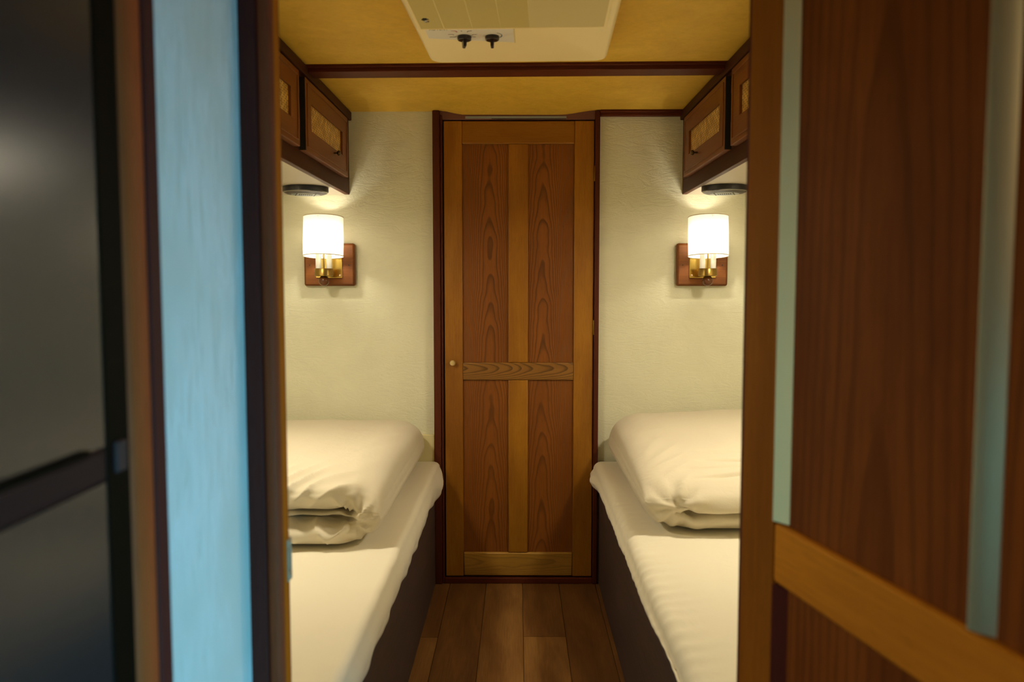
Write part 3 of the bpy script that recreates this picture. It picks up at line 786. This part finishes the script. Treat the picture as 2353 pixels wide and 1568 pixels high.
# left: three layers with the fold's mouth towards the viewer   (y, z above the mattress)
profL = [(3.02,.0),(2.80,.0),(2.50,.0),(2.20,.0),(2.05,.003),(2.000,.012),(1.983,.030),(1.992,.050),(2.030,.0615),(2.085,.0655),(2.058,.0690),(2.046,.0745),(2.056,.0800),(2.100,.0825),
         (2.062,.0860),(2.032,.0950),(2.008,.115),(2.002,.138),(2.030,.160),(2.16,.177),(2.40,.184),(2.65,.184),(2.88,.178),(2.985,.164),(3.022,.125),(3.030,.060)]
plnL = [(3.02,.0),(2.80,.0),(2.50,.0),(2.20,.0),(2.07,.003),(2.035,.013),(2.018,.030),(2.014,.048),(2.013,.060),(2.012,.068),(2.012,.071),(2.012,.076),(2.012,.081),(2.013,.086),
        (2.014,.094),(2.018,.106),(2.026,.124),(2.040,.144),(2.075,.163),(2.17,.177),(2.40,.184),(2.65,.184),(2.88,.178),(2.985,.164),(3.022,.125),(3.030,.060)]
def ridge(t): return 1 - 2*abs(math.sin(t))**.7
def wrL(p, K):
    u, w_ = p.x - K[0], p.z - K[2]
    r = math.sqrt(u*u + w_*w_); ph = math.atan2(w_, u)
    out = 0
    if p.y < 2.25:
        out += .0075*ridge(ph*4.0 + 1.4*N(p.x*9, p.z*9))*math.exp(-((r-.040)/.034)**2)*sst(.004, .03, r)*(1-sst(2.12, 2.25, p.y))
    if p.y < 2.22 and p.z > .085:
        q = .51*p.x + .86*(p.z + .35*max(0, p.y-2.02))
        win = sst(.42, .47, p.x)*(1-sst(2.08, 2.22, p.y))*sst(.088, .105, p.z)*(.55 + .9*abs(N(p.x*6, p.z*5, 2.0)))
        out += .0075*ridge(PI*q/.040 + 1.6*N(p.x*7, p.z*12, 5.0))*win
    if p.y < 2.12 and p.z < .064:
        out += .006*ridge(PI*(p.x*.9 - p.z*.5)/.085 + 2.2*N(p.x*7, p.z*9, 3.3))*sst(.41, .45, p.x)*sst(.008, .02, p.z)
    if p.y < 2.14 and .064 <= p.z < .088:
        out += .006*N(p.x*26, p.z*20, 6.0)
    out += .0016*math.sin(PI*(p.y*.5 + p.x)/.05 + 3*N(p.x*6, p.y*4, 1.0))*math.exp(-((p.x-.41)/.035)**2)*sst(.10, .14, p.z)
    return out
duvet(-1, .356, 1.06, profL, plnL, .078, .105, (.418, 2.03, .072), wrL, 'folded cream duvet with creased layered edge on the left bed', 3.1)
# right: taller, one drooping lip over a lower layer
profR = [(3.015,.0),(2.80,.0),(2.55,.0),(2.33,.0),(2.20,.003),(2.140,.012),(2.118,.030),(2.122,.048),(2.150,.058),(2.190,.060),(2.150,.0585),(2.118,.057),(2.098,.064),(2.096,.082),
         (2.108,.108),(2.135,.126),(2.165,.138),(2.20,.1475),(2.24,.156),(2.285,.1625),(2.33,.168),(2.37,.1725),(2.41,.177),(2.48,.185),(2.60,.196),(2.80,.212),(2.92,.212),(2.985,.192),(3.02,.135),(3.03,.065)]
plnR = [(3.015,.0),(2.80,.0),(2.55,.0),(2.33,.0),(2.21,.003),(2.160,.014),(2.135,.030),(2.125,.042),(2.120,.052),(2.118,.060),(2.117,.064),(2.116,.070),(2.115,.078),(2.117,.088),
        (2.124,.108),(2.143,.124),(2.170,.136),(2.205,.1465),(2.24,.155),(2.285,.1622),(2.33,.168),(2.37,.1725),(2.41,.177),(2.48,.185),(2.60,.196),(2.80,.212),(2.92,.212),(2.985,.192),(3.02,.135),(3.03,.065)]
def wrR(p, K):
    v = p - Vector(K); r = v.length
    cr = -.011*math.exp(-((v.z + .9*(v.x-.02))/.012)**2)*math.exp(-(r/.07)**2)
    rad = .006*math.sin(math.atan2(v.z+.3*v.y, v.x)*7)*math.exp(-((r-.05)/.05)**2)*sst(.004, .03, r)
    top = .004*N(p.x*2.3, p.y*8, 4.0)
    if p.z > .10:
        for yc_, sl, wd, am, x0 in ((2.315, -.10, .009, .013, .50), (2.205, .22, .008, .011, .47), (2.40, -.25, .009, .007, .45), (2.26, .05, .007, .007, .42)):
            yl = yc_ + sl*(p.x-.62) + .015*N(p.x*5, yc_*9)
            top -= am*math.exp(-((p.y-yl)/wd)**2)*sst(x0, x0+.12, p.x)
        top += .0030*ridge(PI*(p.y*.8 - p.x)/.075 + 3*N(p.x*5, p.y*4, 1.0))*math.exp(-((p.x-.44)/.05)**2)*(1-sst(2.7, 2.9, p.y))
    return cr + rad + top
duvet(1, .345, 1.06, profR, plnR, .092, .125, (.425, 2.12, .075), wrR, 'puffy folded cream duvet with drooping lip on the right bed', 8.7,
      mouth=(.07, .15), hx=lambda x: .97 + .05*sst(.4, .8, x))
# board behind the left duvet
tag(part('headboard', BM((-.95, -.3235, D-.022, D-.001, .45, .588)), m_board, bevel=.001), 'pale yellow board against the rear wall behind the left duvet', 'board')

# ------------------------------------------------------------------ light
al = bpy.data.lights.new('window_daylight', 'AREA'); al.shape = 'RECTANGLE'; al.size = wy1-wy0; al.size_y = wz1-wz0
al.energy = 15; al.color = (.12, .57, .90)
lo = bpy.data.objects.new('window_daylight', al); COL.objects.link(lo); lo.location = (1.36, -.77, .47)                       # daylight slanting in through the side window
lo.rotation_euler = (Vector((-.34, .90, .58)) - lo.location).to_track_quat('-Z', 'Y').to_euler(); al.spread = math.radians(64)
w = bpy.data.worlds.new('sky'); S.world = w; w.use_nodes = True
bg = w.node_tree.nodes.get('Background') or w.node_tree.nodes.new('ShaderNodeBackground')
bg.inputs[0].default_value = (.30, .62, 1, 1); bg.inputs[1].default_value = .5

# ------------------------------------------------------------------ camera
cam = bpy.data.cameras.new('camera'); co = bpy.data.objects.new('camera', cam); COL.objects.link(co); S.camera = co
cam.sensor_width = 36; cam.lens = 36*1830/2353
p = math.atan(124/1830); yw = math.atan(13.5/1830)
co.location = (0, 0, 1.16); co.rotation_euler = (PI/2 - p, 0, yw)
cam.clip_start = .02
cam.dof.use_dof = True; cam.dof.focus_distance = 3.05; cam.dof.aperture_fstop = 4.0
# ------------------------------------------------------------------ output look
vs = S.view_settings; vs.view_transform = 'Standard'; vs.look = 'None'; vs.exposure = 0; vs.gamma = 1; vs.use_curve_mapping = False
S.cycles.use_denoising = True
S.cycles.use_adaptive_sampling = True; S.cycles.adaptive_threshold = .05
S.cycles.max_bounces = 8; S.cycles.diffuse_bounces = 5; S.cycles.glossy_bounces = 4; S.cycles.transmission_bounces = 6
S.cycles.sample_clamp_indirect = 6; S.cycles.caustics_reflective = False; S.cycles.caustics_refractive = False
